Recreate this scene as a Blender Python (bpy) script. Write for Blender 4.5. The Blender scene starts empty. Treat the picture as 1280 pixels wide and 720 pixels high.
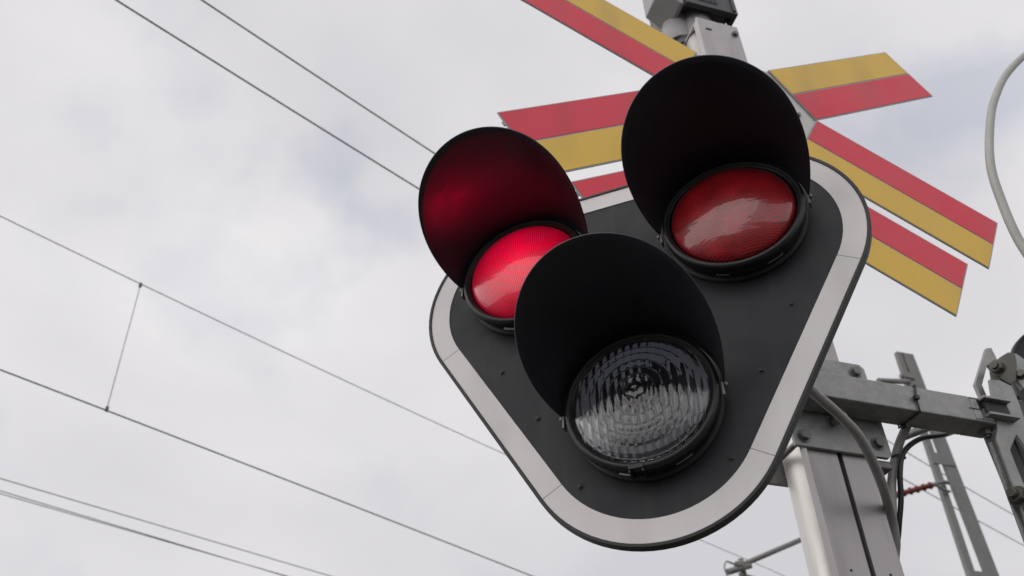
import bpy, bmesh, math, random
from mathutils import Vector, Matrix
random.seed(7)
S = bpy.context.scene
COL = S.collection
R = math.radians

# ------------------------------------------------------------------ materials
def mat(name, base, rough=.5, metal=0., coat=0., noise=None, bump=None, spec=.5, emis=None, trans=0., ior=1.5, streak=None):
    """noise=(scale, amount) brightness mottling; bump=(scale, distance); streak=(colour, scale xyz, amount)"""
    m = bpy.data.materials.new(name); m.use_nodes = True
    nt = m.node_tree; b = nt.nodes['Principled BSDF']
    b.inputs['Base Color'].default_value = (*base, 1); b.inputs['Roughness'].default_value = rough
    b.inputs['Metallic'].default_value = metal; b.inputs['Coat Weight'].default_value = coat
    b.inputs['Coat Roughness'].default_value = .04; b.inputs['Specular IOR Level'].default_value = spec
    b.inputs['Transmission Weight'].default_value = trans; b.inputs['IOR'].default_value = ior
    tc = nt.nodes.new('ShaderNodeTexCoord')
    if noise:
        n = nt.nodes.new('ShaderNodeTexNoise'); n.inputs['Scale'].default_value = noise[0]
        n.inputs['Detail'].default_value = 7; n.inputs['Roughness'].default_value = .65
        nt.links.new(tc.outputs['Object'], n.inputs['Vector'])
        mr = nt.nodes.new('ShaderNodeMapRange'); mr.inputs['From Min'].default_value = .3; mr.inputs['From Max'].default_value = .7
        mr.inputs['To Min'].default_value = 1-noise[1]; mr.inputs['To Max'].default_value = 1+noise[1]
        nt.links.new(n.outputs['Fac'], mr.inputs['Value'])
        mx = nt.nodes.new('ShaderNodeMix'); mx.data_type = 'RGBA'; mx.blend_type = 'MULTIPLY'; mx.inputs['Factor'].default_value = 1
        mx.inputs['A'].default_value = (*base, 1)
        nt.links.new(mr.outputs['Result'], mx.inputs['B'])
        out = mx.outputs['Result']
        if streak:
            mp = nt.nodes.new('ShaderNodeMapping'); mp.inputs['Scale'].default_value = streak[1]
            nt.links.new(tc.outputs['Object'], mp.inputs['Vector'])
            n2 = nt.nodes.new('ShaderNodeTexNoise'); n2.inputs['Scale'].default_value = 1; n2.inputs['Detail'].default_value = 5
            nt.links.new(mp.outputs['Vector'], n2.inputs['Vector'])
            m2 = nt.nodes.new('ShaderNodeMapRange'); m2.inputs['From Min'].default_value = .52; m2.inputs['From Max'].default_value = .75
            m2.inputs['To Max'].default_value = streak[2]
            nt.links.new(n2.outputs['Fac'], m2.inputs['Value'])
            m3 = nt.nodes.new('ShaderNodeMix'); m3.data_type = 'RGBA'; m3.inputs['B'].default_value = (*streak[0], 1)
            nt.links.new(m2.outputs['Result'], m3.inputs['Factor']); nt.links.new(out, m3.inputs['A']); out = m3.outputs['Result']
        nt.links.new(out, b.inputs['Base Color'])
        rr = nt.nodes.new('ShaderNodeMapRange'); rr.inputs['From Min'].default_value = .3; rr.inputs['From Max'].default_value = .7
        rr.inputs['To Min'].default_value = max(0, rough-.12); rr.inputs['To Max'].default_value = min(1, rough+.12)
        nt.links.new(n.outputs['Fac'], rr.inputs['Value']); nt.links.new(rr.outputs['Result'], b.inputs['Roughness'])
    if bump:
        n = nt.nodes.new('ShaderNodeTexNoise'); n.inputs['Scale'].default_value = bump[0]; n.inputs['Detail'].default_value = 4
        nt.links.new(tc.outputs['Object'], n.inputs['Vector'])
        bp = nt.nodes.new('ShaderNodeBump'); bp.inputs['Distance'].default_value = bump[1]; bp.inputs['Strength'].default_value = 1
        nt.links.new(n.outputs['Fac'], bp.inputs['Height']); nt.links.new(bp.outputs['Normal'], b.inputs['Normal'])
    if emis:
        b.inputs['Emission Color'].default_value = (*emis[0], 1); b.inputs['Emission Strength'].default_value = emis[1]
    return m

M = dict(
    plate=mat('black_powder_coat', (.018, .0185, .024), .55, noise=(9, .18), bump=(900, .00015), streak=((.05, .05, .05), (26, 26, 4), .45), spec=.3),
    border=mat('white_reflective_sheet', (.66, .64, .65), .42, noise=(5, .05), bump=(700, .0001), streak=((.42, .41, .40), (9, 9, 3), .4)),
    rim=mat('black_rubber_edge', (.02, .02, .022), .6),
    visor=mat('matt_black_visor', (.021, .021, .029), .44, noise=(7, .2), spec=.42, streak=((.035, .035, .036), (22, 5, 22), .15)),
    body=mat('black_lamp_plastic', (.011, .011, .013), .45, noise=(30, .2), spec=.5),
    red=mat('red_sheet', (.72, .035, .068), .45, noise=(6, .06), bump=(500, .0001), streak=((.36, .05, .06), (7, 7, 2), .35)),
    yellow=mat('yellow_sheet', (.76, .49, .07), .45, noise=(6, .06), bump=(500, .0001), streak=((.42, .28, .09), (7, 7, 2), .35)),
    alu=mat('grey_aluminium_sheet', (.33, .33, .34), .42, .5, noise=(25, .1)),
    alu_light=mat('pale_aluminium_sheet', (.55, .55, .54), .45, .2, noise=(18, .08)),
    pole=mat('satin_aluminium_tube', (.72, .70, .67), .36, .55, noise=(6, .06), streak=((.45, .43, .40), (30, 30, 2.5), .35)),
    panel=mat('brushed_aluminium_panel', (.46, .44, .45), .42, .45, noise=(11, .09), bump=(350, .0001), streak=((.25, .23, .2), (26, 26, 4), .4)),
    galv=mat('galvanised_steel', (.30, .31, .31), .45, .5, noise=(38, .26), bump=(90, .0003), streak=((.42, .36, .33), (16, 16, 9), .5)),
    galv_far=mat('weathered_mast_steel', (.20, .205, .205), .6, .3, noise=(7, .2), streak=((.28, .26, .22), (4, 4, 1), .5)),
    bolt=mat('weathered_bolt_steel', (.20, .20, .195), .48, .6, noise=(120, .3)),
    nut=mat('tarnished_nut_steel', (.12, .115, .10), .5, .5, noise=(150, .35)),
    cable=mat('grey_cable_sheath', (.31, .305, .30), .5, noise=(14, .12)),
    hose=mat('grey_conduit', (.36, .37, .35), .5, noise=(12, .12)),
    black=mat('black_cable_sheath', (.015, .015, .017), .4),
    dark=mat('dark_recess', (.03, .03, .03), .6),
    bell=mat('light_grey_casting', (.34, .33, .34), .45, noise=(14, .08)),
    belldark=mat('dark_grey_plastic', (.045, .043, .05), .4, noise=(20, .2)),
    wire=mat('bronze_overhead_wire', (.085, .085, .095), .6, .3),
    insul=mat('red_brown_insulator', (.17, .03, .03), .5),
    mirror=mat('lamp_reflector', (.85, .86, .92), .5, .55),
    clear=mat('clear_prismatic_glass', (.93, .95, 1.0), .06, trans=1., ior=1.6),
    sky_glint=mat('white_sky_glint', (.9, .9, .9), .3, 0.),  # near-white colour imitating bright sky glimpsed through a gap
    filament=mat('lamp_socket', (.05, .05, .06), .5),
)

def lens_red(name, base, emis):
    m = bpy.data.materials.new(name); m.use_nodes = True
    nt = m.node_tree; b = nt.nodes['Principled BSDF']
    tc = nt.nodes.new('ShaderNodeTexCoord')
    mp = nt.nodes.new('ShaderNodeMapping'); mp.inputs['Scale'].default_value = (260, 0, 260); mp.inputs['Rotation'].default_value = (0, R(6), 0)
    nt.links.new(tc.outputs['Object'], mp.inputs['Vector'])
    v = nt.nodes.new('ShaderNodeTexVoronoi'); v.inputs['Scale'].default_value = 1; v.inputs['Randomness'].default_value = .12
    nt.links.new(mp.outputs['Vector'], v.inputs['Vector'])
    n = nt.nodes.new('ShaderNodeTexNoise'); n.inputs['Scale'].default_value = 22; n.inputs['Detail'].default_value = 4
    nt.links.new(tc.outputs['Object'], n.inputs['Vector'])
    r = nt.nodes.new('ShaderNodeMapRange'); r.inputs['From Min'].default_value = .1; r.inputs['From Max'].default_value = .7
    r.inputs['To Min'].default_value = 1.6; r.inputs['To Max'].default_value = .15
    nt.links.new(v.outputs['Distance'], r.inputs['Value'])
    r2 = nt.nodes.new('ShaderNodeMapRange'); r2.inputs['From Min'].default_value = .3; r2.inputs['From Max'].default_value = .7
    r2.inputs['To Min'].default_value = .7; r2.inputs['To Max'].default_value = 1.3
    nt.links.new(n.outputs['Fac'], r2.inputs['Value'])
    mu = nt.nodes.new('ShaderNodeMath'); mu.operation = 'MULTIPLY'
    nt.links.new(r.outputs['Result'], mu.inputs[0]); nt.links.new(r2.outputs['Result'], mu.inputs[1])
    mx = nt.nodes.new('ShaderNodeMix'); mx.data_type = 'RGBA'; mx.blend_type = 'MULTIPLY'; mx.inputs['Factor'].default_value = 1
    mx.inputs['A'].default_value = (*base, 1); nt.links.new(mu.outputs[0], mx.inputs['B'])
    nt.links.new(mx.outputs['Result'], b.inputs['Base Color'])
    b.inputs['Roughness'].default_value = .35; b.inputs['Coat Weight'].default_value = 1; b.inputs['Coat Roughness'].default_value = .03
    b.inputs['Coat IOR'].default_value = 1.5 if not emis else 1.4
    nb = nt.nodes.new('ShaderNodeTexNoise'); nb.inputs['Scale'].default_value = 1; nb.inputs['Detail'].default_value = 3
    ms_ = nt.nodes.new('ShaderNodeMapping'); ms_.inputs['Scale'].default_value = (7, 7, 34); ms_.inputs['Rotation'].default_value = (0, R(12), 0)
    nt.links.new(tc.outputs['Object'], ms_.inputs['Vector']); nt.links.new(ms_.outputs['Vector'], nb.inputs['Vector'])
    bb = nt.nodes.new('ShaderNodeBump'); bb.inputs['Strength'].default_value = 1; bb.inputs['Distance'].default_value = .0016
    nt.links.new(nb.outputs['Fac'], bb.inputs['Height']); nt.links.new(bb.outputs['Normal'], b.inputs['Coat Normal'])
    if emis:
        b.inputs['Emission Color'].default_value = (*emis[0], 1)
        # the lit lamp: brightest where the reflector focuses, near the lens centre
        g = nt.nodes.new('ShaderNodeVectorMath'); g.operation = 'LENGTH'
        sc = nt.nodes.new('ShaderNodeMapping'); sc.inputs['Scale'].default_value = (1, 0, 1)
        nt.links.new(tc.outputs['Object'], sc.inputs['Vector']); nt.links.new(sc.outputs['Vector'], g.inputs[0])
        e = nt.nodes.new('ShaderNodeMapRange'); e.inputs['From Min'].default_value = 0; e.inputs['From Max'].default_value = .115
        e.inputs['To Min'].default_value = emis[1]*4.2; e.inputs['To Max'].default_value = emis[1]*.8
        nt.links.new(g.outputs['Value'], e.inputs['Value'])
        m3 = nt.nodes.new('ShaderNodeMath'); m3.operation = 'MULTIPLY'
        r3 = nt.nodes.new('ShaderNodeMapRange'); r3.inputs['From Min'].default_value = .1; r3.inputs['From Max'].default_value = .7
        r3.inputs['To Min'].default_value = 1.3; r3.inputs['To Max'].default_value = .45
        nt.links.new(v.outputs['Distance'], r3.inputs['Value'])
        nt.links.new(e.outputs['Result'], m3.inputs[0]); nt.links.new(r3.outputs['Result'], m3.inputs[1])
        nt.links.new(m3.outputs[0], b.inputs['Emission Strength'])
    return m
M['lens_off'] = lens_red('red_lens_unlit', (.36, .008, .016), None)
M['lens_on'] = lens_red('red_lens_lit', (.30, .005, .02), ((1., .001, .05), .215))

# ------------------------------------------------------------------ mesh helpers
class MB:
    def __init__(self): self.bm = bmesh.new()
    def face(self, pts, mi=0):
        f = self.bm.faces.new([self.bm.verts.new(p) for p in pts]); f.material_index = mi; return f
    def box(self, c, s, mi=0, rot=None):
        v = []
        for x in (-.5, .5):
            for y in (-.5, .5):
                for z in (-.5, .5):
                    p = Vector((x*s[0], y*s[1], z*s[2]))
                    if rot: p = rot @ p
                    v.append(self.bm.verts.new(p+Vector(c)))
        for q in ((0,1,3,2),(4,6,7,5),(0,4,5,1),(2,3,7,6),(0,2,6,4),(1,5,7,3)):
            self.bm.faces.new([v[i] for i in q]).material_index = mi
        return self
    def box2(self, a, b, mi=0):
        return self.box([(a[i]+b[i])/2 for i in range(3)], [abs(a[i]-b[i]) for i in range(3)], mi)
    def prism(self, pts, d, mi=0):
        """pts: 3-D polygon; d: extrusion vector"""
        d = Vector(d); a = [self.bm.verts.new(p) for p in pts]; b = [self.bm.verts.new(Vector(p)+d) for p in pts]
        n = len(a)
        self.bm.faces.new(a).material_index = mi; self.bm.faces.new(b[::-1]).material_index = mi
        for i in range(n): self.bm.faces.new([a[i], b[i], b[(i+1) % n], a[(i+1) % n]]).material_index = mi
        return self
    def cyl(self, a, b, r, n=32, r2=None, mi=0, smooth=True):
        a, b = Vector(a), Vector(b); z = (b-a).normalized(); x = z.orthogonal().normalized(); y = z.cross(x)
        r2 = r if r2 is None else r2
        def ring(c, rr): return [self.bm.verts.new(c+rr*(x*math.cos(t)+y*math.sin(t))) for t in [2*math.pi*i/n for i in range(n)]]
        A, B = ring(a, r), ring(b, r2)
        for i in range(n):
            f = self.bm.faces.new([A[i], A[(i+1) % n], B[(i+1) % n], B[i]]); f.smooth = smooth; f.material_index = mi
        self.bm.faces.new(A[::-1]).material_index = mi; self.bm.faces.new(B).material_index = mi
        return self
    def lathe(self, prof, c=(0, 0, 0), n=96, mi=0, close=False):
        """prof: list of (r, y) revolved about the Y axis through c"""
        c = Vector(c); rings = []
        for r, y in prof:
            if r < 1e-6: rings.append([self.bm.verts.new(c+Vector((0, y, 0)))])
            else: rings.append([self.bm.verts.new(c+Vector((r*math.cos(2*math.pi*i/n), y, r*math.sin(2*math.pi*i/n)))) for i in range(n)])
        pairs = list(zip(rings, rings[1:]))
        if close: pairs.append((rings[-1], rings[0]))
        for A, B in pairs:
            for i in range(n):
                j = (i+1) % n
                if len(A) == 1: q = [A[0], B[j], B[i]]
                elif len(B) == 1: q = [A[i], A[j], B[0]]
                else: q = [A[i], A[j], B[j], B[i]]
                f = self.bm.faces.new(q); f.smooth = True; f.material_index = mi
        return self
    def tube(self, pts, r, n=12, sub=8, mi=0):
        P = [Vector(p) for p in pts]; path = []
        if len(P) > 2 and sub > 1:
            Q = [2*P[0]-P[1]]+P+[2*P[-1]-P[-2]]
            for i in range(1, len(Q)-2):
                for k in range(sub):
                    t = k/sub; a, b, c, d = Q[i-1], Q[i], Q[i+1], Q[i+2]
                    path.append(.5*((2*b)+(-a+c)*t+(2*a-5*b+4*c-d)*t*t+(-a+3*b-3*c+d)*t**3))
            path.append(P[-1])
        else: path = P
        x = None; rings = []
        for i, p in enumerate(path):
            t = (path[min(i+1, len(path)-1)]-path[max(i-1, 0)]).normalized()
            x = t.orthogonal().normalized() if x is None else (x-t*x.dot(t)).normalized()
            y = t.cross(x)
            rings.append([self.bm.verts.new(p+r*(x*math.cos(2*math.pi*k/n)+y*math.sin(2*math.pi*k/n))) for k in range(n)])
        for A, B in zip(rings, rings[1:]):
            for i in range(n):
                f = self.bm.faces.new([A[i], A[(i+1) % n], B[(i+1) % n], B[i]]); f.smooth = True; f.material_index = mi
        self.bm.faces.new(rings[0][::-1]); self.bm.faces.new(rings[-1])
        return self
    def strip(self, pts, w, t):
        """bent flat bar: pts path in a plane, w width vector, t thickness"""
        P = [Vector(p) for p in pts]; w = Vector(w); wn = w.normalized(); rings = []
        for i, p in enumerate(P):
            d = (P[min(i+1, len(P)-1)]-P[max(i-1, 0)]).normalized(); n = d.cross(wn).normalized()*t/2
            rings.append([self.bm.verts.new(q) for q in (p-w/2-n, p+w/2-n, p+w/2+n, p-w/2+n)])
        for A, B in zip(rings, rings[1:]):
            for i in range(4): self.bm.faces.new([A[i], A[(i+1) % 4], B[(i+1) % 4], B[i]])
        self.bm.faces.new(rings[0][::-1]); self.bm.faces.new(rings[-1])
        return self
    def bolt(self, c, d, r=.009, h=.008, washer=True, stick=0.):
        c = Vector(c); d = Vector(d).normalized()
        if washer: self.cyl(c, c+d*.002, r*1.3, 24)
        self.cyl(c+d*.002, c+d*(.002+h), r, 6, r2=r*.96, smooth=False)
        if stick: self.cyl(c+d*(.002+h), c+d*(.002+h+stick), r*.55, 16)
        return self
    def build(self, name, mats, parent=None, bevel=0., loc=None, segs=2):
        bmesh.ops.recalc_face_normals(self.bm, faces=self.bm.faces[:])
        me = bpy.data.meshes.new(name); 
        o = bpy.data.objects.new(name, me); COL.objects.link(o)
        if loc is not None:
            bmesh.ops.translate(self.bm, verts=self.bm.verts[:], vec=-Vector(loc)); o.location = loc
        self.bm.to_mesh(me); self.bm.free()
        for m in (mats if isinstance(mats, (list, tuple)) else [mats]): me.materials.append(m)
        if parent: o.parent = parent
        if bevel:
            b = o.modifiers.new('bevel', 'BEVEL'); b.width = bevel; b.segments = segs; b.limit_method = 'ANGLE'; b.angle_limit = R(40)
        return o

def thing(name, label, cat, loc=(0, 0, 0), group=None, mtx=None):
    o = bpy.data.objects.new(name, None); COL.objects.link(o); o.empty_display_size = .1
    if mtx: o.matrix_world = mtx
    else: o.location = loc
    return tag(o, label, cat, group)
def tag(o, label, cat, group=None):
    o['label'] = label; o['category'] = cat
    if group: o['group'] = group
    return o
def lab(o, l): o['label'] = l; return o
def world_parts(root):
    """parts of this thing were modelled in world coordinates: move them into the root's frame"""
    for c in root.children: c.location = Vector(c.location)-root.location

# ------------------------------------------------------------------ 1. the three-lamp signal head
HA, HH, RO, WI = .2036, .3331, .225, .0455          # corner-circle centres, corner radius, white border width incl. rim
RIMW = .0062
def tri_dirs():
    e = Vector((HA, HH)).normalized(); nr = Vector((e.y, -e.x)); nl = Vector((-nr.x, nr.y)); return nl, Vector((0, 1)), nr
def outline_arc(i, rad, n=28):
    nl, nt, nr = tri_dirs(); c = [Vector((-HA, HH)), Vector((HA, HH)), Vector((0, 0))][i]
    a, b = [(nl, nt), (nt, nr), (nr, nl)][i]
    t0 = math.atan2(a.y, a.x); t1 = math.atan2(b.y, b.x)
    while t1 > t0: t1 -= 2*math.pi
    return [(c.x+rad*math.cos(t0+(t1-t0)*k/n), c.y+rad*math.sin(t0+(t1-t0)*k/n)) for k in range(n+1)]
def outline(rad): return outline_arc(0, rad)+outline_arc(1, rad)+outline_arc(2, rad)

def make_signal(mtx, label, lit=True):
    root = thing('crossing_signal', label, 'crossing signal', mtx=mtx, group='three lamp crossing signal heads')
    # back plate
    o = outline(RO-RIMW+.001); m = MB(); m.prism([(x, 0, z) for x, z in o], (0, .004, 0)); m.build('backplate', M['plate'], root)
    # dark edge profile wrapped round the plate
    m = MB(); A = outline(RO); B = outline(RO-RIMW); n = len(A)
    for i in range(n):
        j = (i+1) % n
        for p, q, y0, y1 in ((A, B, -.0035, -.0035), (A, A, -.0035, .014), (B, A, .014, .014), (B, B, .014, -.0035)):
            f = m.face([(p[i][0], y0, p[i][1]), (p[j][0], y0, p[j][1]), (q[j][0], y1, q[j][1]), (q[i][0], y1, q[i][1])])
    bmesh.ops.remove_doubles(m.bm, verts=m.bm.verts[:], dist=1e-5)
    m.build('edge_profile', M['rim'], root, bevel=.0012)
    # white border: three corner pieces and three straight ones, butted with a hairline gap
    for i in range(3):
        m = MB(); a = outline_arc(i, RO-RIMW-.0004); b = outline_arc(i, RO-WI)
        for k in range(len(a)-1):
            m.face([(a[k][0], -.0012, a[k][1]), (a[k+1][0], -.0012, a[k+1][1]), (b[k+1][0], -.0012, b[k+1][1]), (b[k][0], -.0012, b[k][1])])
        bmesh.ops.remove_doubles(m.bm, verts=m.bm.verts[:], dist=1e-5); m.build('border_strip', M['border'], root)
        a2 = outline_arc((i+1) % 3, RO-RIMW-.0004); b2 = outline_arc((i+1) % 3, RO-WI)
        p = [Vector(a[-1]), Vector(a2[0]), Vector(b2[0]), Vector(b[-1])]
        d = (p[1]-p[0]).normalized()*.0009
        q = [p[0]+d, p[1]-d, p[2]-d, p[3]+d]
        m = MB(); m.face([(v.x, -.0012, v.y) for v in q]); m.build('border_strip', M['border'], root)
    for (x, z) in ((.2637, .1599), (.1937, .0421), (.1220, -.1036), (-.2637, .1599), (-.1937, .0421), (-.1220, -.1036)):
        m = MB(); m.lathe([(0, -.0028), (.0016, -.0028), (.0034, -.0016), (.0036, 0), (.0, 0)], (x, 0, z), 20)
        m.lathe([(.0040, -.0003), (.0062, -.0005), (.0064, 0)], (x, 0, z), 24)
        m.build('rivet', M['rim'], root)
    lamps = [(-HA, .361, 'red_on' if lit else 'red_off'), (HA, .361, 'red_off'), (0, .0102, 'clear')]
    RB, YB, L, FL, AX, AZ, ATT, PW = .135, .0415, .2528, .0731, -.0351, -.2657, .0096, .862
    for lx, lz, kind in lamps:
        # housing: body drum in front of the plate and bowl behind it
        m = MB(); m.lathe([(.119, -.001), (.119, -.030), (.112, -.030), (.112, -.012)], (lx, 0, lz))
        m.lathe([(.112, -.012), (.10, .02), (.07, .06), (.0, .078)], (lx, 0, lz))
        m.lathe([(.122, .005), (.122, .03), (.095, .085), (.05, .11), (0, .115)], (lx, 0, lz))
        h = m.build('lamp_housing', M['body'], root)
        # bezel
        m = MB(); m.lathe([(.118, -.026), (.1255, -.027), (.1286, -.031), (.1290, -.042), (.1268, -.0475), (.1215, -.0490), (.1195, -.0475), (.1185, -.0440), (.1165, -.0438), (.1145, -.041), (.1145, -.030)], (lx, 0, lz), 128)
        bz = m.build('bezel', M['body'], h); bz.location = (0, 0, 0)
        # rubber gasket against the plate
        m = MB(); m.lathe([(.128, -.0005), (.129, -.006), (.126, -.009), (.1195, -.009)], (lx, 0, lz), 96)
        m.build('gasket', M['rim'], h)
        # visor: open-bottomed cowl, longest on top, drooping forward and flaring
        m = MB(); NP, NV = 72, 14; grid = []
        for k in range(NP+1):
            ph = -ATT+(math.pi+2*ATT)*k/NP
            s = max(0., (math.sin(ph)+math.sin(ATT))/(1+math.sin(ATT)))**PW
            col = []
            for v in range(NV+1):
                t = v/NV; l = L*s*t; r = RB+FL*s*t
                if v == 0: r = RB
                col.append(m.bm.verts.new((lx+r*math.cos(ph)+AX*l, -(YB+l)+.0, lz+r*math.sin(ph)+AZ*l)))
            # skirt back over the bezel
            r = RB; col.insert(0, m.bm.verts.new((lx+r*math.cos(ph), -YB+.016, lz+r*math.sin(ph))))
            grid.append(col)
        for k in range(NP):
            for v in range(NV+1):
                a = [grid[k][v], grid[k+1][v], grid[k+1][v+1], grid[k][v+1]]
                try: f = m.bm.faces.new(a); f.smooth = True
                except ValueError: pass
        bmesh.ops.remove_doubles(m.bm, verts=m.bm.verts[:], dist=2e-5)
        vz = m.build('visor', M['visor'], h)
        sm = vz.modifiers.new('thickness', 'SOLIDIFY'); sm.thickness = .0026; sm.offset = 1
        # fixing screws of the visor and the lower clips
        for sx in (-1, 1):
            m = MB(); m.bolt((lx+sx*.1365, -.033, lz-.002), (sx, 0, 0), .0042, .003)
            m.box((lx+sx*.1335, -.034, lz-.013), (.003, .014, .022)); m.build('visor_screw', M['bolt'], h)
        m = MB(); an = R(-97); cx, cz = lx+.1295*math.cos(an), lz+.1295*math.sin(an)
        for sx in (-1, 1): m.box((cx+sx*.0105, -.036, cz+.001), (.0028, .026, .012))
        m.box((cx, -.0495, cz+.004), (.024, .003, .0075)); m.box((cx, -.0255, cz-.002), (.018, .004, .008))
        if kind == 'clear': m.build('clip', M['body'], h, bevel=.0006)
        else: m.bm.free()
        for adeg, wd in ((-108, 11), (-64, 14)):
            m = MB(); pts = []
            for t in range(9):
                a = R(adeg-wd/2+wd*t/8); pts.append((lx+.1238*math.cos(a), -.0185, lz+.1238*math.sin(a)))
            m.tube(pts, .0013 if adeg > -100 or kind == 'red_off' else .0022, 8, 2); m.build('spring_clip', M['alu'] if adeg > -100 or kind == 'red_off' else M['sky_glint'], h)  # lower left clip of the lit and clear lamps is whitened as a sky glint
        # lens
        if kind == 'clear':
            # smooth outer face; prismatic inner face of concentric rings crossed by upright flutes
            m = MB(); NR, NA = 74, 288; RL = .1155
            def ring(j, back):
                r = RL*j/NR
                if j == 0: return [m.bm.verts.new((0, -.074 if not back else -.068, 0))]
                out = []
                for i in range(NA):
                    a = 2*math.pi*i/NA; x, z = r*math.cos(a), r*math.sin(a)
                    dome = -.045-.029*(1-(r/RL)**2)**.85
                    if back:
                        rr = r*1.0; pitch = .0150
                        k = (rr/pitch) % 1
                        y = dome+.0052
                        if r < RL*.97:
                            y += .0014*(1-k) if rr > .012 else 0
                            y += .0012*abs(math.sin(math.pi*x/.0135))
                            pass
                    else:
                        k = (r/.0150) % 1
                        y = dome-.0015*(1-math.cos(2*math.pi*x/.0135))/2*min(1, max(0, (r-.012)/.008))-.00045*(1-math.cos(2*math.pi*k))/2 if r < RL*.965 else dome
                    out.append(m.bm.verts.new((x, y, z)))
                return out
            for back in (False, True):
                rings = [ring(j, back) for j in range(NR+1)]
                for A, B in zip(rings, rings[1:]):
                    for i in range(NA):
                        j = (i+1) % NA
                        f = m.bm.faces.new([A[0], B[i], B[j]] if len(A) == 1 else [A[i], A[j], B[j], B[i]]); f.smooth = not back or True
                if not back: F0 = rings[-1]
                else:
                    for i in range(NA): m.bm.faces.new([F0[i], F0[(i+1) % NA], rings[-1][(i+1) % NA], rings[-1][i]])
            ln = m.build('lens', M['clear'], h); ln.location = (lx, 0, lz)
            lab(ln, 'clear ribbed glass lens')
            m = MB(); m.lathe([(.108, -.034), (.100, -.012), (.085, .012), (.06, .036), (.03, .05), (.018, .053)], (lx, 0, lz), 96)
            m.build('reflector', M['mirror'], h)
            m = MB(); m.lathe([(.0, -.012), (.010, -.008), (.013, .004), (.011, .03), (.018, .05), (.018, .07)], (lx, 0, lz), 32)
            m.build('bulb', M['filament'], h)
        else:
            m = MB(); RL = .1115
            prof = [(0, -.0850)]+[(RL*k/24, -.043-.042*(1-(k/24)**2)**.72) for k in range(1, 25)]+[(RL, -.036)]
            m.lathe(prof, (0, 0, 0), 128)
            ln = m.build('lens', M['lens_on' if kind == 'red_on' else 'lens_off'], h); ln.location = (lx, 0, lz)
            lab(ln, 'glowing bright red lens' if kind == 'red_on' else 'unlit dark red lens')
    # rear bracket
    m = MB(); m.box((0, .03, .22), (.36, .03, .05)); m.box((0, .045, .12), (.05, .03, .40)); m.build('rear_bracket', M['galv'], root, bevel=.003)
    return root

def add_lamp(mtx):
    # the lit lamp itself: the beam that leaves the glowing lens
    l = bpy.data.lights.new('lamp_beam', 'SPOT'); l.color = (1, .002, .055); l.energy = .40; l.shadow_soft_size = 0; l.spot_size = R(165); l.spot_blend = .6
    o = bpy.data.objects.new('lamp_beam', l); COL.objects.link(o)
    o.matrix_world = mtx @ Matrix.Translation((-HA, -.105, .361)) @ Matrix.Rotation(R(-(90+40)), 4, 'X')
PM = Matrix(((0.78050946, 0.62471453, 0.02316716, 0.56285545), (-0.62503085, 0.78053711, 0.00991138, 1.12914972),
             (-0.01189104, -0.02221611, 0.99968247, 2.36586498), (0, 0, 0, 1)))
make_signal(PM, 'black rounded triangular signal head with one red lamp glowing, nearest the camera')

add_lamp(PM)
# the signal head facing the other way, across the arm
BM = Matrix.Translation((2.325, 1.50, 2.60)) @ Matrix.Rotation(R(180-8), 4, 'Z')
make_signal(BM, 'signal head facing away, only its black edge showing at the right side', lit=False)

# ------------------------------------------------------------------ 2. crossbuck
CB = Vector((1.0644, 1.293, 3.563)); TH = .5196; LL, W, G, L2, T0 = .7606, .2228, .29375, .5584, .195
cb = thing('crossbuck_sign', 'red and yellow striped level crossing X with a second V of boards below', 'crossing sign', CB)
def arm_pt(sg, t, w, dz=0): th = sg*TH; return (t*math.cos(th)-w*math.sin(th), t*math.sin(th)+w*math.cos(th)+dz)
def board(sg, t0, t1, dz, up_yellow, lb):
    if t0 > t1: t0, t1 = t1, t0
    m = MB()
    def quad(ta, tb, wa, wb, y, d, mi):
        p = [arm_pt(sg, a, b, dz) for a, b in ((ta, wa), (tb, wa), (tb, wb), (ta, wb))]
        m.prism([(x, y, z) for x, z in p], (0, d, 0), mi)
    h = W/2
    quad(t0, t1, -h, h, -.0005, .0035, 0)                                   # aluminium sheet
    e = .0032
    quad(t0+e, t1-e, .0026, h-e, -.0014, .0007, 2 if up_yellow else 1)
    quad(t0+e, t1-e, -h+e, -.0026, -.0014, .0007, 1 if up_yellow else 2)
    o = m.build('striped_board', [M['alu'], M['red'], M['yellow']], cb); lab(o, lb)
    for w in (.045, -.045, .082):                                          # stiffening rails behind
        m = MB(); p = [arm_pt(sg, a, b, dz) for a, b in ((t0+.004, w-.006), (t1-.004, w-.006), (t1-.004, w+.006), (t0+.004, w+.006))]
        m.prism([(x, .0035, z) for x, z in p], (0, .011, 0)); m.build('back_rail', M['alu'], cb)
board(1, T0, LL, 0, True, 'upper right board, yellow above red')
board(-1, -LL, -T0, 0, True, 'upper left board, yellow above red')
board(1, -LL, -T0, 0, False, 'lower left board, red above yellow')
board(-1, T0, LL, 0, False, 'lower right board, red above yellow')
board(1, -L2, -T0, -G, False, 'lowest left board, red above yellow')
board(-1, T0, L2, -G, False, 'lowest right board, red above yellow')
h = W/2
hub = [arm_pt(1, T0+.006, h-.004), arm_pt(1, T0+.006, -h+.004), arm_pt(-1, T0+.006, -h+.004), arm_pt(1, -T0-.006, -h+.004), arm_pt(1, -T0-.006, h-.004), arm_pt(-1, -T0-.006, h-.004)]
m = MB(); m.prism([(x, .0045, z) for x, z in hub], (0, .004, 0)); m.build('centre_plate', M['alu_light'], cb)
m = MB(); m.prism([(x, .0045, z-G) for x, z in [arm_pt(1, -T0-.05, h-.004), arm_pt(-1, T0+.05, h-.004), arm_pt(-1, T0+.05, -h+.004), arm_pt(1, -T0-.05, -h+.004)]], (0, .004, 0)); m.build('centre_plate', M['alu_light'], cb)
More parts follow.
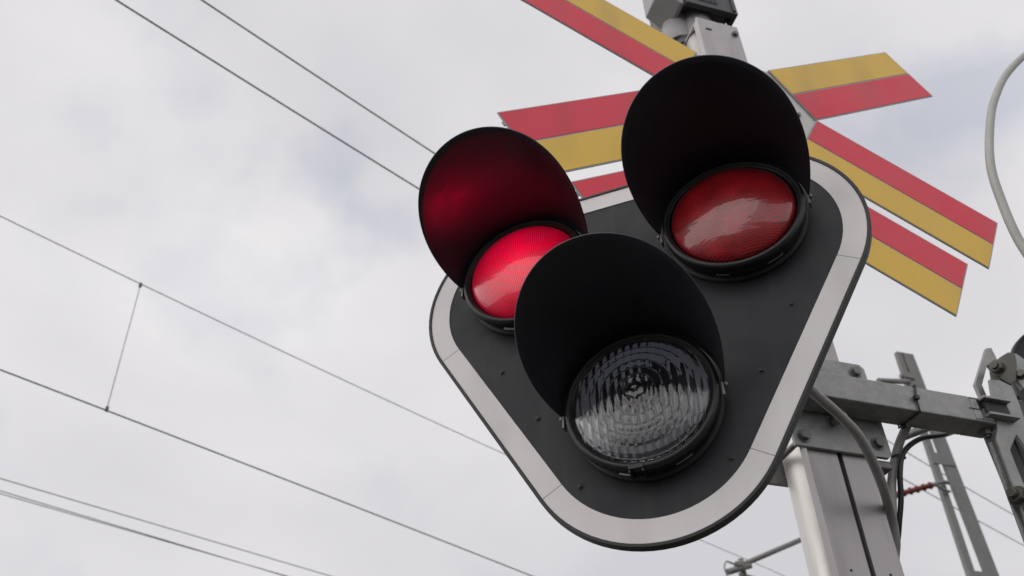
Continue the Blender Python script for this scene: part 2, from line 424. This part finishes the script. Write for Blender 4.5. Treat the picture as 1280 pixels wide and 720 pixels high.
for x, z in ((.170, .008), (-.170, .008), (.02, -.11), (-.02, -.38), (.06, -.38)):
    m = MB(); m.bolt((x, .0043, z), (0, -1, 0), .0065, .006); m.build('bolt', M['bolt'], cb)
for z in (-.02, -.44):
    m = MB(); m.box2((-.13, .0085, z), (.14, .0285, z+.04)); m.build('mounting_rail', M['galv'], cb, bevel=.002)

# ------------------------------------------------------------------ 3. the signal pole
po = thing('signal_pole', 'pale aluminium signal pole with a slotted flat cover panel on its front', 'pole', (1.083, 1.415, 0))
def P(mb, name, mt, bevel=0, root=po):
    o = mb.build(name, mt, root, bevel); o.location = -root.location; return o
m = MB(); m.cyl((1.083, 1.415, 0), (1.083, 1.415, 4.02), .066, 64); P(m, 'tube', M['pole'])
m = MB(); m.box2((1.011, 1.338, .3), (1.0805, 1.347, 4.035)); m.box2((1.0118, 1.347, .3), (1.0158, 1.362, 4.03)); P(m, 'cover_strip', M['panel'], .0012)
m = MB(); m.box2((1.0915, 1.338, .3), (1.155, 1.347, 4.035)); m.box2((1.150, 1.347, .3), (1.154, 1.362, 4.03)); P(m, 'cover_strip', M['panel'], .0012)
m = MB(); m.box2((1.0805, 1.345, .3), (1.0915, 1.3495, 3.80)); P(m, 'slot_channel', M['dark'])
m = MB(); m.box2((1.0806, 1.3384, 3.80), (1.0914, 1.347, 4.034)); m.box2((1.0135, 1.348, 4.026), (1.1535, 1.50, 4.032)); P(m, 'top_flange', M['panel'], .0008)
m = MB(); m.bolt((1.137, 1.338, 3.988), (0, -1, 0), .009, .008); P(m, 'bolt', M['bolt'])
m = MB(); m.box2((1.036, 1.3365, 3.977), (1.056, 1.3382, 3.985)); P(m, 'slot_hole', M['dark'])
for x in (1.040, 1.124):
    for z in (2.238, 1.9, 3.1, 3.5):
        m = MB(); m.cyl((x, 1.3384, z), (x, 1.3372, z), .0026, 12); P(m, 'rivet', M['dark'])
m = MB(); m.cyl((1.083, 1.415, 0), (1.083, 1.415, .02), .16, 48); m.cyl((1.083, 1.415, .02), (1.083, 1.415, .12), .085, 48, .07); P(m, 'base', M['galv'], .003)

# ------------------------------------------------------------------ 4. horizontal arm with its clamp
br = thing('mounting_arm', 'galvanised square arm bolted across the pole by a clamp plate', 'bracket', (1.1, 1.33, 2.6))
def B(mb, name, mt, bevel=0): return P(mb, name, mt, bevel, br)
ZB0, ZB1, YF, YK = 2.570, 2.632, 1.262, 1.324
# square beam, open notched end on the right
m = MB(); t = .005
m.box2((.80, YF, ZB0), (1.395, YK, ZB1))
m.box2((1.395, YF, ZB0), (1.455, YK, ZB0+t)); m.box2((1.395, YF, ZB1-t), (1.455, YK, ZB1))
m.box2((1.395, YK-t, ZB0+t), (1.455, YK, ZB1-t)); m.box2((1.395, YF, ZB0+t), (1.415, YF+t, ZB1-t))
B(m, 'beam', M['galv'], .003)
m = MB(); m.box2((1.385, YF-.0006, ZB0+.029), (1.418, YF+.001, ZB0+.032)); B(m, 'notch', M['dark'])
# clamp plates before and behind the pole
pl = [(.980, 2.487), (1.196, 2.487), (1.206, 2.497), (1.206, 2.712), (1.196, 2.722), (.980, 2.722)]
m = MB(); m.prism([(x, 1.327, z) for x, z in pl], (0, .009, 0)); B(m, 'clamp_plate', M['galv'], .0015)
m = MB(); m.prism([(x, 1.488, z) for x, z in pl], (0, .009, 0)); B(m, 'clamp_plate', M['galv'], .0015)
m = MB(); m.box2((1.158, 1.3365, 2.468), (1.206, 1.375, 2.4865)); B(m, 'lip', M['bolt'], .003)
for x, z in ((1.178, 2.697), (1.178, 2.518), (1.004, 2.510), (1.004, 2.697)):
    m = MB(); m.bolt((x, 1.327, z), (0, -1, 0), .0115, .009); m.cyl((x, 1.33, z), (x, 1.51, z), .006, 12); B(m, 'bolt', M['bolt'], .0006)
m = MB(); m.cyl((1.083, 1.3275, 2.556), (1.083, 1.290, 2.548), .010, 20); B(m, 'stud', M['galv'])
m = MB(); m.box2((1.122, 1.3258, 2.548), (1.136, 1.3275, 2.566)); B(m, 'slot_hole', M['dark'])
# brace from the arm to the signal head
m = MB(); m.box2((.79, 1.255, 2.55), (.80, 1.335, 2.65)); B(m, 'end_plate', M['galv'], .001)
m = MB(); m.tube([(.80, 1.293, 2.60), (.70, 1.25, 2.60), (.63, 1.20, 2.58)], .024, 20, 6); B(m, 'brace', M['galv'])
m = MB(); m.bolt((1.437, 1.292, ZB0), (0, 0, -1), .0115, .010, stick=.006); B(m, 'end_bolt', M['bolt'])

# ------------------------------------------------------------------ 5. clamp fitting at the right end of the arm
ft = thing('clamp_fitting', 'heavy galvanised strap clamp with big nuts at the arm end', 'bracket', (1.50, 1.29, 2.6))
def F(mb, name, mt, bevel=0): return P(mb, name, mt, bevel, ft)
# flat face plate with its forked lower half
def slab(pts, y, t): return MB().prism([(x, y, z) for x, z in pts], (0, t, 0))
F(slab([(1.475, 2.69), (1.503, 2.693), (1.531, 2.681), (1.530, 2.639), (1.524, 2.587), (1.518, 2.537), (1.512, 2.45), (1.506, 2.38), (1.496, 2.38), (1.494, 2.519), (1.484, 2.551), (1.449, 2.509), (1.447, 2.475), (1.446, 2.20), (1.402, 2.20), (1.415, 2.386), (1.424, 2.53), (1.44, 2.56)], 1.262, .007), 'face_plate', M['galv'], .0012)
F(slab([(1.417, 2.53), (1.423, 2.53), (1.425, 2.20), (1.399, 2.20), (1.409, 2.42)], 1.274, .006), 'backing_plate', M['galv'], .001)
m = MB(); m.box2((1.497, 1.285, 2.15), (1.66, 1.36, 2.665)); F(m, 'inner_post', M['belldark'], .003)
m = MB(); m.box2((1.424, 1.2555, 2.5875), (1.484, 1.2615, 2.6215)); F(m, 'recess_shade', M['dark'])  # dark slab before the face plate, standing in for a shaded hollow
m = MB(); m.box2((1.418, 1.244, 2.622), (1.488, 1.2615, 2.628)); F(m, 'fork_tab', M['galv'], .001)
m = MB(); m.box2((1.418, 1.244, 2.581), (1.494, 1.2615, 2.587)); F(m, 'fork_tab', M['galv'], .001)
# pressed loop with its window
lo = [(1.455, 2.689), (1.533, 2.803), (1.549, 2.808), (1.552, 2.761), (1.531, 2.706), (1.484, 2.625), (1.456, 2.635)]
li = [(1.474, 2.690), (1.511, 2.747), (1.518, 2.752), (1.523, 2.735), (1.512, 2.702), (1.480, 2.650), (1.474, 2.655)]
m = MB()
for y, flip in ((1.285, 0), (1.294, 1)):
    for k in range(7):
        n_ = (k+1) % 7; q = [(lo[k][0], y, lo[k][1]), (lo[n_][0], y, lo[n_][1]), (li[n_][0], y, li[n_][1]), (li[k][0], y, li[k][1])]
        m.face(q[::-1] if flip else q)
for L_l in (lo, li):
    for k in range(7):
        a, b = L_l[k], L_l[(k+1) % 7]; m.face([(a[0], 1.285, a[1]), (a[0], 1.294, a[1]), (b[0], 1.294, b[1]), (b[0], 1.285, b[1])])
bmesh.ops.remove_doubles(m.bm, verts=m.bm.verts[:], dist=1e-5); F(m, 'strap_loop', M['galv'], .0012)
m = MB(); m.cyl((1.506, 1.272, 2.668), (1.506, 1.284, 2.668), .022, 32); F(m, 'saddle', M['galv'], .003)
F(slab([(1.506, 2.698), (1.516, 2.735), (1.538, 2.764), (1.567, 2.783), (1.586, 2.780), (1.575, 2.745), (1.552, 2.700), (1.53, 2.685)], 1.262, .030), 'strap_head', M['nut'], .003)
F(slab([(1.580, 2.786), (1.600, 2.792), (1.635, 2.765), (1.66, 2.71), (1.61, 2.665), (1.575, 2.69), (1.566, 2.72)], 1.272, .012), 'clamp_cheek', M['galv'], .002)
m = MB(); m.bolt((1.508, 1.256, 2.722), (-.93, -.36, 0), .0155, .014, True, .006); F(m, 'nut', M['nut'], .001)
m = MB(); m.bolt((1.412, 1.256, 2.395), (-.93, -.36, 0), .0165, .016, True, .013); F(m, 'nut', M['nut'], .0012)
m = MB(); m.bolt((1.428, 1.262, 2.372), (0, -1, 0), .008, .006); F(m, 'bolt', M['bolt'])
m = MB(); m.bolt((1.578, 1.266, 2.722), (-.8, -.6, .1), .010, .010); F(m, 'bolt', M['nut'])
m = MB(); m.cyl((1.60, 1.34, 2.55), (2.28, 1.43, 2.62), .03, 24); F(m, 'carrier_tube', M['galv'])
m = MB(); m.tube([(1.50, 1.40, 2.655), (1.44, 1.40, 2.66), (1.40, 1.41, 2.64), (1.33, 1.42, 2.61)], .010, 14, 4); F(m, 'stub_pipe', M['galv'])

# ------------------------------------------------------------------ 6. warning bell on top
be = thing('warning_bell', 'grey box shaped warning bell on top of the signal pole', 'bell', (1.083, 1.415, 4.032))
def Q(mb, name, mt, bevel=0): return P(mb, name, mt, bevel, be)
m = MB(); m.cyl((1.088, 1.452, 4.0325), (1.088, 1.452, 4.21), .054, 48); Q(m, 'neck', M['bell'], .002)
m = MB(); m.cyl((1.050, 1.475, 4.0325), (1.050, 1.475, 4.075), .060, 48, .054); Q(m, 'collar', M['belldark'], .002)
m = MB(); m.cyl((1.030, 1.48, 4.075), (1.030, 1.48, 4.22), .050, 48); Q(m, 'neck', M['bell'], .002)
m = MB(); m.prism([(.999, 1.380, 4.175), (.930, 1.380, 4.237), (.930, 1.380, 4.478), (.961, 1.380, 4.51), (1.012, 1.380, 4.51), (1.012, 1.380, 4.175)], (0, .121, 0)); Q(m, 'side_shell', M['bell'], .004)
m = MB(); m.box2((1.0132, 1.387, 4.205), (1.192, 1.614, 4.509)); Q(m, 'body', M['belldark'], .004)
m = MB(); m.box2((1.0132, 1.367, 4.170), (1.200, 1.3852, 4.509)); m.box2((1.185, 1.3852, 4.170), (1.200, 1.42, 4.509))
for k in range(9): m.box2((1.06+k*.008, 1.3635, 4.196), (1.064+k*.008, 1.3675, 4.48))
m.box2((1.182, 1.3615, 4.18), (1.192, 1.3675, 4.50)); Q(m, 'front_grille', M['belldark'], .0015)

# ------------------------------------------------------------------ 7. cables
def single(mb, name, mt, label, cat, loc, group=None, bevel=0):
    o = mb.build(name, mt, None, bevel, loc=loc); return tag(o, label, cat, group)
m = MB(); m.tube([(.70, 1.20, 2.50), (.80, 1.14, 2.49), (.867, 1.12, 2.481), (.932, 1.16, 2.486), (.991, 1.19, 2.474), (1.036, 1.21, 2.450), (1.076, 1.24, 2.420), (1.117, 1.28, 2.392), (1.168, 1.34, 2.372), (1.190, 1.375, 2.33), (1.185, 1.40, 2.24), (1.175, 1.40, 1.9), (1.17, 1.40, 1.2)], .0098, 16, 8)
single(m, 'cable', M['cable'], 'thick grey cable curving from behind the signal head across the clamp plate', 'cable', (.867, 1.12, 2.481), 'cables on the pole')
m = MB(); m.tube([(1.34, 1.36, 2.63), (1.295, 1.34, 2.600), (1.269, 1.35, 2.564), (1.246, 1.36, 2.521), (1.219, 1.365, 2.46), (1.202, 1.37, 2.398), (1.195, 1.39, 2.33), (1.192, 1.42, 2.2), (1.19, 1.43, 1.2)], .0092, 16, 8)
single(m, 'cable', M['cable'], 'grey cable hanging down from behind the arm just right of the pole', 'cable', (1.295, 1.33, 2.602), 'cables on the pole')
m = MB(); m.tube([(1.60, 1.40, 2.66), (1.486, 1.40, 2.640), (1.388, 1.36, 2.590), (1.303, 1.34, 2.556), (1.250, 1.34, 2.517), (1.228, 1.345, 2.47), (1.221, 1.36, 2.413), (1.212, 1.38, 2.36), (1.208, 1.42, 2.28), (1.20, 1.45, 2.1), (1.19, 1.46, 1.2)], .0058, 12, 8)
single(m, 'cable', M['black'], 'thin black cable sagging below the arm and down beside the grey one', 'cable', (1.388, 1.36, 2.59), 'cables on the pole')
m = MB(); e = .003
m.tube([(1.262, YF-e, ZB1+e), (1.252, YF-e, 2.60), (1.250, YF-e, ZB0-e), (1.246, YK+e, ZB0-e), (1.256, YK+e, ZB1+e), (1.262, YF-e, ZB1+e)], .0022, 8, 1)
m.box((1.250, YF-.006, 2.600), (.010, .008, .009)); m.box((1.244, YK-.012, ZB0-.008), (.008, .008, .008))
single(m, 'cable_tie', M['black'], 'black cable tie strapped round the square arm', 'cable tie', (1.25, YF, 2.6), 'cable ties')
m = MB(); m.lathe([(.0115, -.002), (.0125, -.002), (.0125, .002), (.0115, .002)], (0, 0, 0), 24, close=True)
m.box((.014, 0, .003), (.009, .005, .006)); 
for v in m.bm.verts: v.co = Matrix.Rotation(R(90), 3, 'X') @ v.co + Vector((1.243, 1.357, 2.512))
single(m, 'cable_tie', M['black'], 'small black tie binding the black and grey cables below the arm', 'cable tie', (1.243, 1.357, 2.512), 'cable ties')
m = MB(); m.tube([(2.5, 1.0, 4.15), (2.2, 1.0, 4.02), (1.896, 1.0, 3.759), (1.702, 1.0, 3.561), (1.580, 1.0, 3.391), (1.501, 1.0, 3.240), (1.443, 1.0, 3.095), (1.419, 1.0, 2.966), (1.411, 1.0, 2.865), (1.420, 1.0, 2.761), (1.49, 1.06, 2.64), (1.60, 1.18, 2.58), (1.70, 1.30, 2.56)], .0098, 16, 8)
single(m, 'conduit', M['hose'], 'pale grey flexible conduit looping in from the right edge against the sky', 'conduit', (1.419, 1.0, 2.966))

# ------------------------------------------------------------------ 8. overhead line mast and its fittings
ms = thing('catenary_mast', 'twin channel steel mast of the overhead line, far behind the pole', 'mast', (7.42, 7.45, 0))
def X(mb, name, mt, bevel=0): return P(mb, name, mt, bevel, ms)
zt, zb = 8.19, 0.
def lerp(a, b, z): return a+(b-a)*(z-5.25)/(8.2-5.25)
def leg(x0b, x1b, x0t, x1t):
    m = MB(); y0, y1, t = 7.42, 7.475, .012
    def pt(xb, xt, y, z): return (lerp(xb, xt, z), y, z)
    def slab(xa, xb_, ya, yb_):
        A = [pt(*xa, ya, zb), pt(*xb_, ya, zb), pt(*xb_, yb_, zb), pt(*xa, yb_, zb)]
        T = [pt(*xa, ya, zt), pt(*xb_, ya, zt), pt(*xb_, yb_, zt), pt(*xa, yb_, zt)]
        m.face(A[::-1]); m.face(T)
        for i in range(4): m.face([A[i], A[(i+1) % 4], T[(i+1) % 4], T[i]])
    slab((x0b, x0t), (x1b, x1t), y0, y0+t); slab((x0b, x0t), (x0b+t, x0t+t), y0+t, y1); slab((x1b-t, x1t-t), (x1b, x1t), y0+t, y1)
    return m
X(leg(7.235, 7.325, 7.335, 7.405), 'channel_leg', M['galv_far'])
X(leg(7.475, 7.630, 7.425, 7.585), 'channel_leg', M['galv_far'])
for z in (1.0, 2.2, 3.4, 4.3, 5.14, 6.58, 7.6):
    m = MB(); xa, xb_ = lerp(7.24, 7.34, z), lerp(7.61, 7.57, z); m.box2((xa, 7.408, z), (xb_, 7.419, z+.15)); X(m, 'batten', M['galv_far'])
m = MB(); m.box2((7.335, 7.418, 8.192), (7.586, 7.478, 8.20)); X(m, 'cap', M['galv_far'])
m = MB(); m.tube([(7.33, 7.40, 7.72), (7.0, 7.30, 7.60), (6.7, 7.2, 7.49)], .035, 14, 1); X(m, 'strut_pipe', M['galv_far'])
m = MB(); m.box2((7.27, 7.39, 7.78), (7.45, 7.405, 7.86)); m.bolt((7.27, 7.4, 7.79), (-1, 0, 0), .03, .03); X(m, 'pipe_clamp', M['galv_far'])
m = MB(); m.tube([(7.38, 7.40, 6.33), (7.25, 7.34, 6.30), (7.10, 7.30, 6.235)], .022, 10, 4); m.tube([(7.36, 7.40, 6.22), (7.2, 7.34, 6.20), (7.08, 7.30, 6.225)], .014, 10, 4); X(m, 'insulator_arm', M['galv_far'])
# insulator
m = MB(); a = Vector((7.06, 7.30, 6.215)); b = Vector((6.42, 7.30, 5.985)); d = (b-a)
m.cyl(a, b, .018, 14)
for k in range(12):
    c = a+d*(.08+.84*k/11); r = .042 if k % 2 == 0 else .030
    m.cyl(c-d.normalized()*.006, c+d.normalized()*.006, r, 20, r2=r*.7)
m.cyl(a-d.normalized()*.05, a+d.normalized()*.03, .026, 14, mi=1)
single(m, 'insulator', [M['insul'], M['galv_far']], 'ribbed red insulator on the catenary mast', 'insulator', a)
# registration tube far behind, left of the pole
rt = thing('cantilever_tube', 'grey registration tube ending just left of the pole foot', 'overhead line fitting', (5.24, 8.6, 5.607))
def T(mb, name, mt): return P(mb, name, mt, 0, rt)
m = MB(); m.cyl((5.15, 8.6, 5.575), (6.10, 8.6, 6.02), .030, 20); T(m, 'tube', M['galv_far'])
m = MB(); m.cyl((5.02, 8.58, 5.50), (5.34, 8.6, 5.62), .035, 14); m.cyl((5.20, 8.55, 5.67), (5.24, 8.6, 5.50), .03, 14); m.bolt((5.16, 8.57, 5.60), (0, -1, 0), .03, .03); T(m, 'clamp', M['galv_far'])
m = MB(); m.tube([(5.02, 8.56, 5.62), (4.98, 8.56, 5.55), (5.00, 8.56, 5.44), (5.03, 8.56, 5.35)], .008, 8, 4); m.tube([(5.03, 8.56, 5.62), (5.15, 8.58, 5.60), (5.22, 8.6, 5.61)], .011, 8, 4); T(m, 'wire_loop', M['galv_far'])
m = MB(); m.cyl((5.18, 8.6, 5.50), (5.60, 8.6, 5.44), .022, 12); T(m, 'steady_arm', M['galv_far'])

# ------------------------------------------------------------------ 9. overhead wires
D = Vector((.8924, .4512, 0))
def wire(pts, r, label, name='overhead_wire'):
    P_ = [Vector(p) for p in pts]
    # a shallow sagging curve through the support heights, in one vertical plane
    q = [P_[0], P_[1], P_[-1]] if len(P_) > 2 else [P_[0], P_[-1]]
    d = (q[-1]-q[0]); d.z = 0; d.normalize(); o = q[0]; sz = [((p-o).dot(d), p.z) for p in q]
    def zz(s_):
        if len(sz) == 2: return sz[0][1]+(sz[1][1]-sz[0][1])*(s_-sz[0][0])/(sz[1][0]-sz[0][0])
        t_ = 0
        for i in range(3):
            l = sz[i][1]
            for j in range(3):
                if j != i: l *= (s_-sz[j][0])/(sz[i][0]-sz[j][0])
            t_ += l
        return t_
    e = sz[-1][0]; pts = []
    for k in range(81):
        s_ = -22+(e+40)*k/80; sc = min(max(s_, -8), e+6)
        pts.append((o.x+d.x*s_, o.y+d.y*s_, zz(sc)))
    m = MB(); m.tube(pts, r, 8, 1)
    return single(m, name, M['wire'], label, 'overhead wire', P_[0], 'overhead line wires')
wire([(-1.771, 4.211, 7.403), (.76, 5.491, 7.4), (8.039, 9.17, 7.583), (12.546, 11.449, 7.878)], .0070, 'thick wire meeting the left visor from the top edge, lower of the steep pair')
wire([(-1.247, 4.321, 7.804), (.867, 5.39, 7.8), (8.242, 9.118, 7.956), (12.664, 11.354, 8.308)], .0070, 'upper wire of the steep pair coming down from the top edge')
wire([(-3.10, 7.258, 7.738), (-1.797, 7.917, 7.694), (2.818, 10.25, 7.623)], .0050, 'messenger wire from the left edge to the signal head, top end of the dropper')
wire([(-2.604, 7.509, 6.165), (-1.724, 7.953, 6.15), (3.312, 10.5, 6.03)], .0072, 'contact wire on which the bottom of the dropper clips')
wire([(-3.129, 10.423, 6.5), (.9, 12.335, 6.5)], .0058, 'upper and separate one of the three low wires at the bottom left corner')
wire([(-3.19, 10.745, 6.5), (.154, 12.434, 6.5)], .0055, 'lowest wire crossing the bottom left corner, splitting away from its neighbour')
wire([(-3.187, 10.829, 6.5), (.301, 12.491, 6.5)], .0055, 'middle of the three low wires crossing the bottom left corner')
m = MB(); m.cyl((-1.797, 7.917, 7.694), (-1.724, 7.953, 6.15), .0038, 8)
for p in ((-1.797, 7.917, 7.68), (-1.724, 7.953, 6.165)): m.box(p, (.026, .026, .05))
single(m, 'dropper', M['wire'], 'thin slanting dropper wire with a clip at each end', 'dropper wire', (-1.724, 7.953, 6.15))

# ------------------------------------------------------------------ 10. ground
m = MB(); m.face([(-3000, -3000, 0), (3000, -3000, 0), (3000, 3000, 0), (-3000, 3000, 0)])
g = m.build('ground', mat('gravel_and_grass', (.06, .055, .045), .95, noise=(.35, .35)), None); g['kind'] = 'structure'
m = MB(); m.face([(-3.5, -400, .004), (.4, -400, .004), (.4, 400, .004), (-3.5, 400, .004)])
g = m.build('road', mat('asphalt', (.055, .055, .057), .9, noise=(4, .2)), None); g['kind'] = 'structure'

# ------------------------------------------------------------------ light
w = bpy.data.worlds.new('World'); S.world = w; w.use_nodes = True
nt = w.node_tree; bg = nt.nodes['Background']; L_ = nt.links
SUN = Vector((-.78, -.25, .62)).normalized()
sky = nt.nodes.new('ShaderNodeTexSky'); sky.sky_type = 'NISHITA'; sky.sun_disc = False
sky.sun_elevation = math.asin(SUN.z); sky.sun_rotation = math.atan2(SUN.x, SUN.y)
tc = nt.nodes.new('ShaderNodeTexCoord')
mp = nt.nodes.new('ShaderNodeMapping'); mp.inputs['Scale'].default_value = (1.0, 1.0, 1.7); mp.inputs['Location'].default_value = (.35, .1, .2)
L_.new(tc.outputs['Generated'], mp.inputs['Vector'])
n1 = nt.nodes.new('ShaderNodeTexNoise'); n1.inputs['Scale'].default_value = 1.7; n1.inputs['Detail'].default_value = 6; n1.inputs['Roughness'].default_value = .42; n1.inputs['Distortion'].default_value = .3
L_.new(mp.outputs['Vector'], n1.inputs['Vector'])
n2 = nt.nodes.new('ShaderNodeTexNoise'); n2.inputs['Scale'].default_value = 2.3; n2.inputs['Detail'].default_value = 5; n2.inputs['Roughness'].default_value = .5
mp2 = nt.nodes.new('ShaderNodeMapping'); mp2.inputs['Location'].default_value = (5.3, 2.2, 7.1)
L_.new(tc.outputs['Generated'], mp2.inputs['Vector']); L_.new(mp2.outputs['Vector'], n2.inputs['Vector'])
cr = nt.nodes.new('ShaderNodeValToRGB')         # cloud brightness
cr.color_ramp.elements[0].position = .33; cr.color_ramp.elements[0].color = (6.35, 6.25, 6.6, 1)
cr.color_ramp.elements[1].position = .68; cr.color_ramp.elements[1].color = (8.9, 8.7, 8.75, 1)
CRIN = n1.outputs['Fac']
th = nt.nodes.new('ShaderNodeMapRange')         # thin places where the blue comes through
th.inputs['From Min'].default_value = .60; th.inputs['From Max'].default_value = .74; th.inputs['To Min'].default_value = 1.; th.inputs['To Max'].default_value = .62
# openings and brighter banks with a place of their own in the sky
nd = nt.nodes.new('ShaderNodeTexNoise'); nd.inputs['Scale'].default_value = 5; nd.inputs['Detail'].default_value = 5
L_.new(tc.outputs['Generated'], nd.inputs['Vector'])
vs = nt.nodes.new('ShaderNodeVectorMath'); vs.operation = 'MULTIPLY_ADD'; vs.inputs[1].default_value = (.28,)*3; vs.inputs[2].default_value = (-.14,)*3
L_.new(nd.outputs['Color'], vs.inputs[0])
va = nt.nodes.new('ShaderNodeVectorMath'); va.operation = 'ADD'
L_.new(tc.outputs['Generated'], va.inputs[0]); L_.new(vs.outputs['Vector'], va.inputs[1])
def patches(lst, base):
    out = base
    for d_, r_, a_ in lst:
        ds = nt.nodes.new('ShaderNodeVectorMath'); ds.operation = 'DISTANCE'; ds.inputs[1].default_value = d_
        L_.new(va.outputs['Vector'], ds.inputs[0])
        mm = nt.nodes.new('ShaderNodeMapRange'); mm.interpolation_type = 'SMOOTHSTEP'
        mm.inputs['From Min'].default_value = 0; mm.inputs['From Max'].default_value = r_; mm.inputs['To Min'].default_value = a_; mm.inputs['To Max'].default_value = 0
        L_.new(ds.outputs['Value'], mm.inputs['Value'])
        ad = nt.nodes.new('ShaderNodeMath'); ad.operation = 'ADD'; L_.new(out, ad.inputs[0]); L_.new(mm.outputs['Result'], ad.inputs[1]); out = ad.outputs[0]
    return out
L_.new(patches([((.012, .698, .716), .14, .24), ((.111, .621, .776), .12, .08), ((.614, .428, .663), .17, .20), ((.511, .437, .74), .12, .08), ((.462, .795, .392), .35, .05)], n2.outputs['Fac']), th.inputs['Value'])
L_.new(patches([((-.083, .765, .638), .22, .16), ((-.151, .641, .752), .16, .06), ((-.252, .608, .753), .18, .08), ((.462, .795, .392), .30, -.10), ((-.219, .888, .405), .25, -.04), ((.35, .50, .79), .22, .10)], CRIN), cr.inputs['Fac'])
mx = nt.nodes.new('ShaderNodeMix'); mx.data_type = 'RGBA'
L_.new(th.outputs['Result'], mx.inputs['Factor'])
sb = nt.nodes.new('ShaderNodeMix'); sb.data_type = 'RGBA'; sb.blend_type = 'ADD'; sb.inputs['Factor'].default_value = 1
sb.inputs['B'].default_value = (2.2, 2.4, 2.8, 1)
L_.new(sky.outputs['Color'], sb.inputs['A'])
L_.new(sb.outputs['Result'], mx.inputs['A']); L_.new(cr.outputs['Color'], mx.inputs['B'])
L_.new(mx.outputs['Result'], bg.inputs['Color']); bg.inputs['Strength'].default_value = .1
sl = bpy.data.lights.new('sun', 'SUN'); sl.energy = 1.5; sl.angle = R(100); sl.color = (1, .95, .88)
so = bpy.data.objects.new('sun', sl); COL.objects.link(so); so.rotation_euler = SUN.to_track_quat('Z', 'Y').to_euler()

# ------------------------------------------------------------------ camera
cd = bpy.data.cameras.new('camera'); co = bpy.data.objects.new('camera', cd); COL.objects.link(co)
co.matrix_world = Matrix(((0.96143623, -0.17035016, -0.21591943, 0), (-0.27487038, -0.62173788, -0.73340868, 0), (-0.009309, 0.7644755, -0.64458553, 1.6), (0, 0, 0, 1)))
cd.sensor_width = 36; cd.lens = 1094.98/1280*36; cd.clip_end = 8000; cd.clip_start = .02
cd.dof.use_dof = True; cd.dof.focus_distance = 1.45; cd.dof.aperture_fstop = 7
S.camera = co
S.render.engine = 'CYCLES'
S.view_settings.view_transform = 'Standard'; S.view_settings.look = 'None'; S.view_settings.exposure = 0; S.view_settings.gamma = 1
S.cycles.max_bounces = 12; S.cycles.transmission_bounces = 8; S.cycles.glossy_bounces = 5
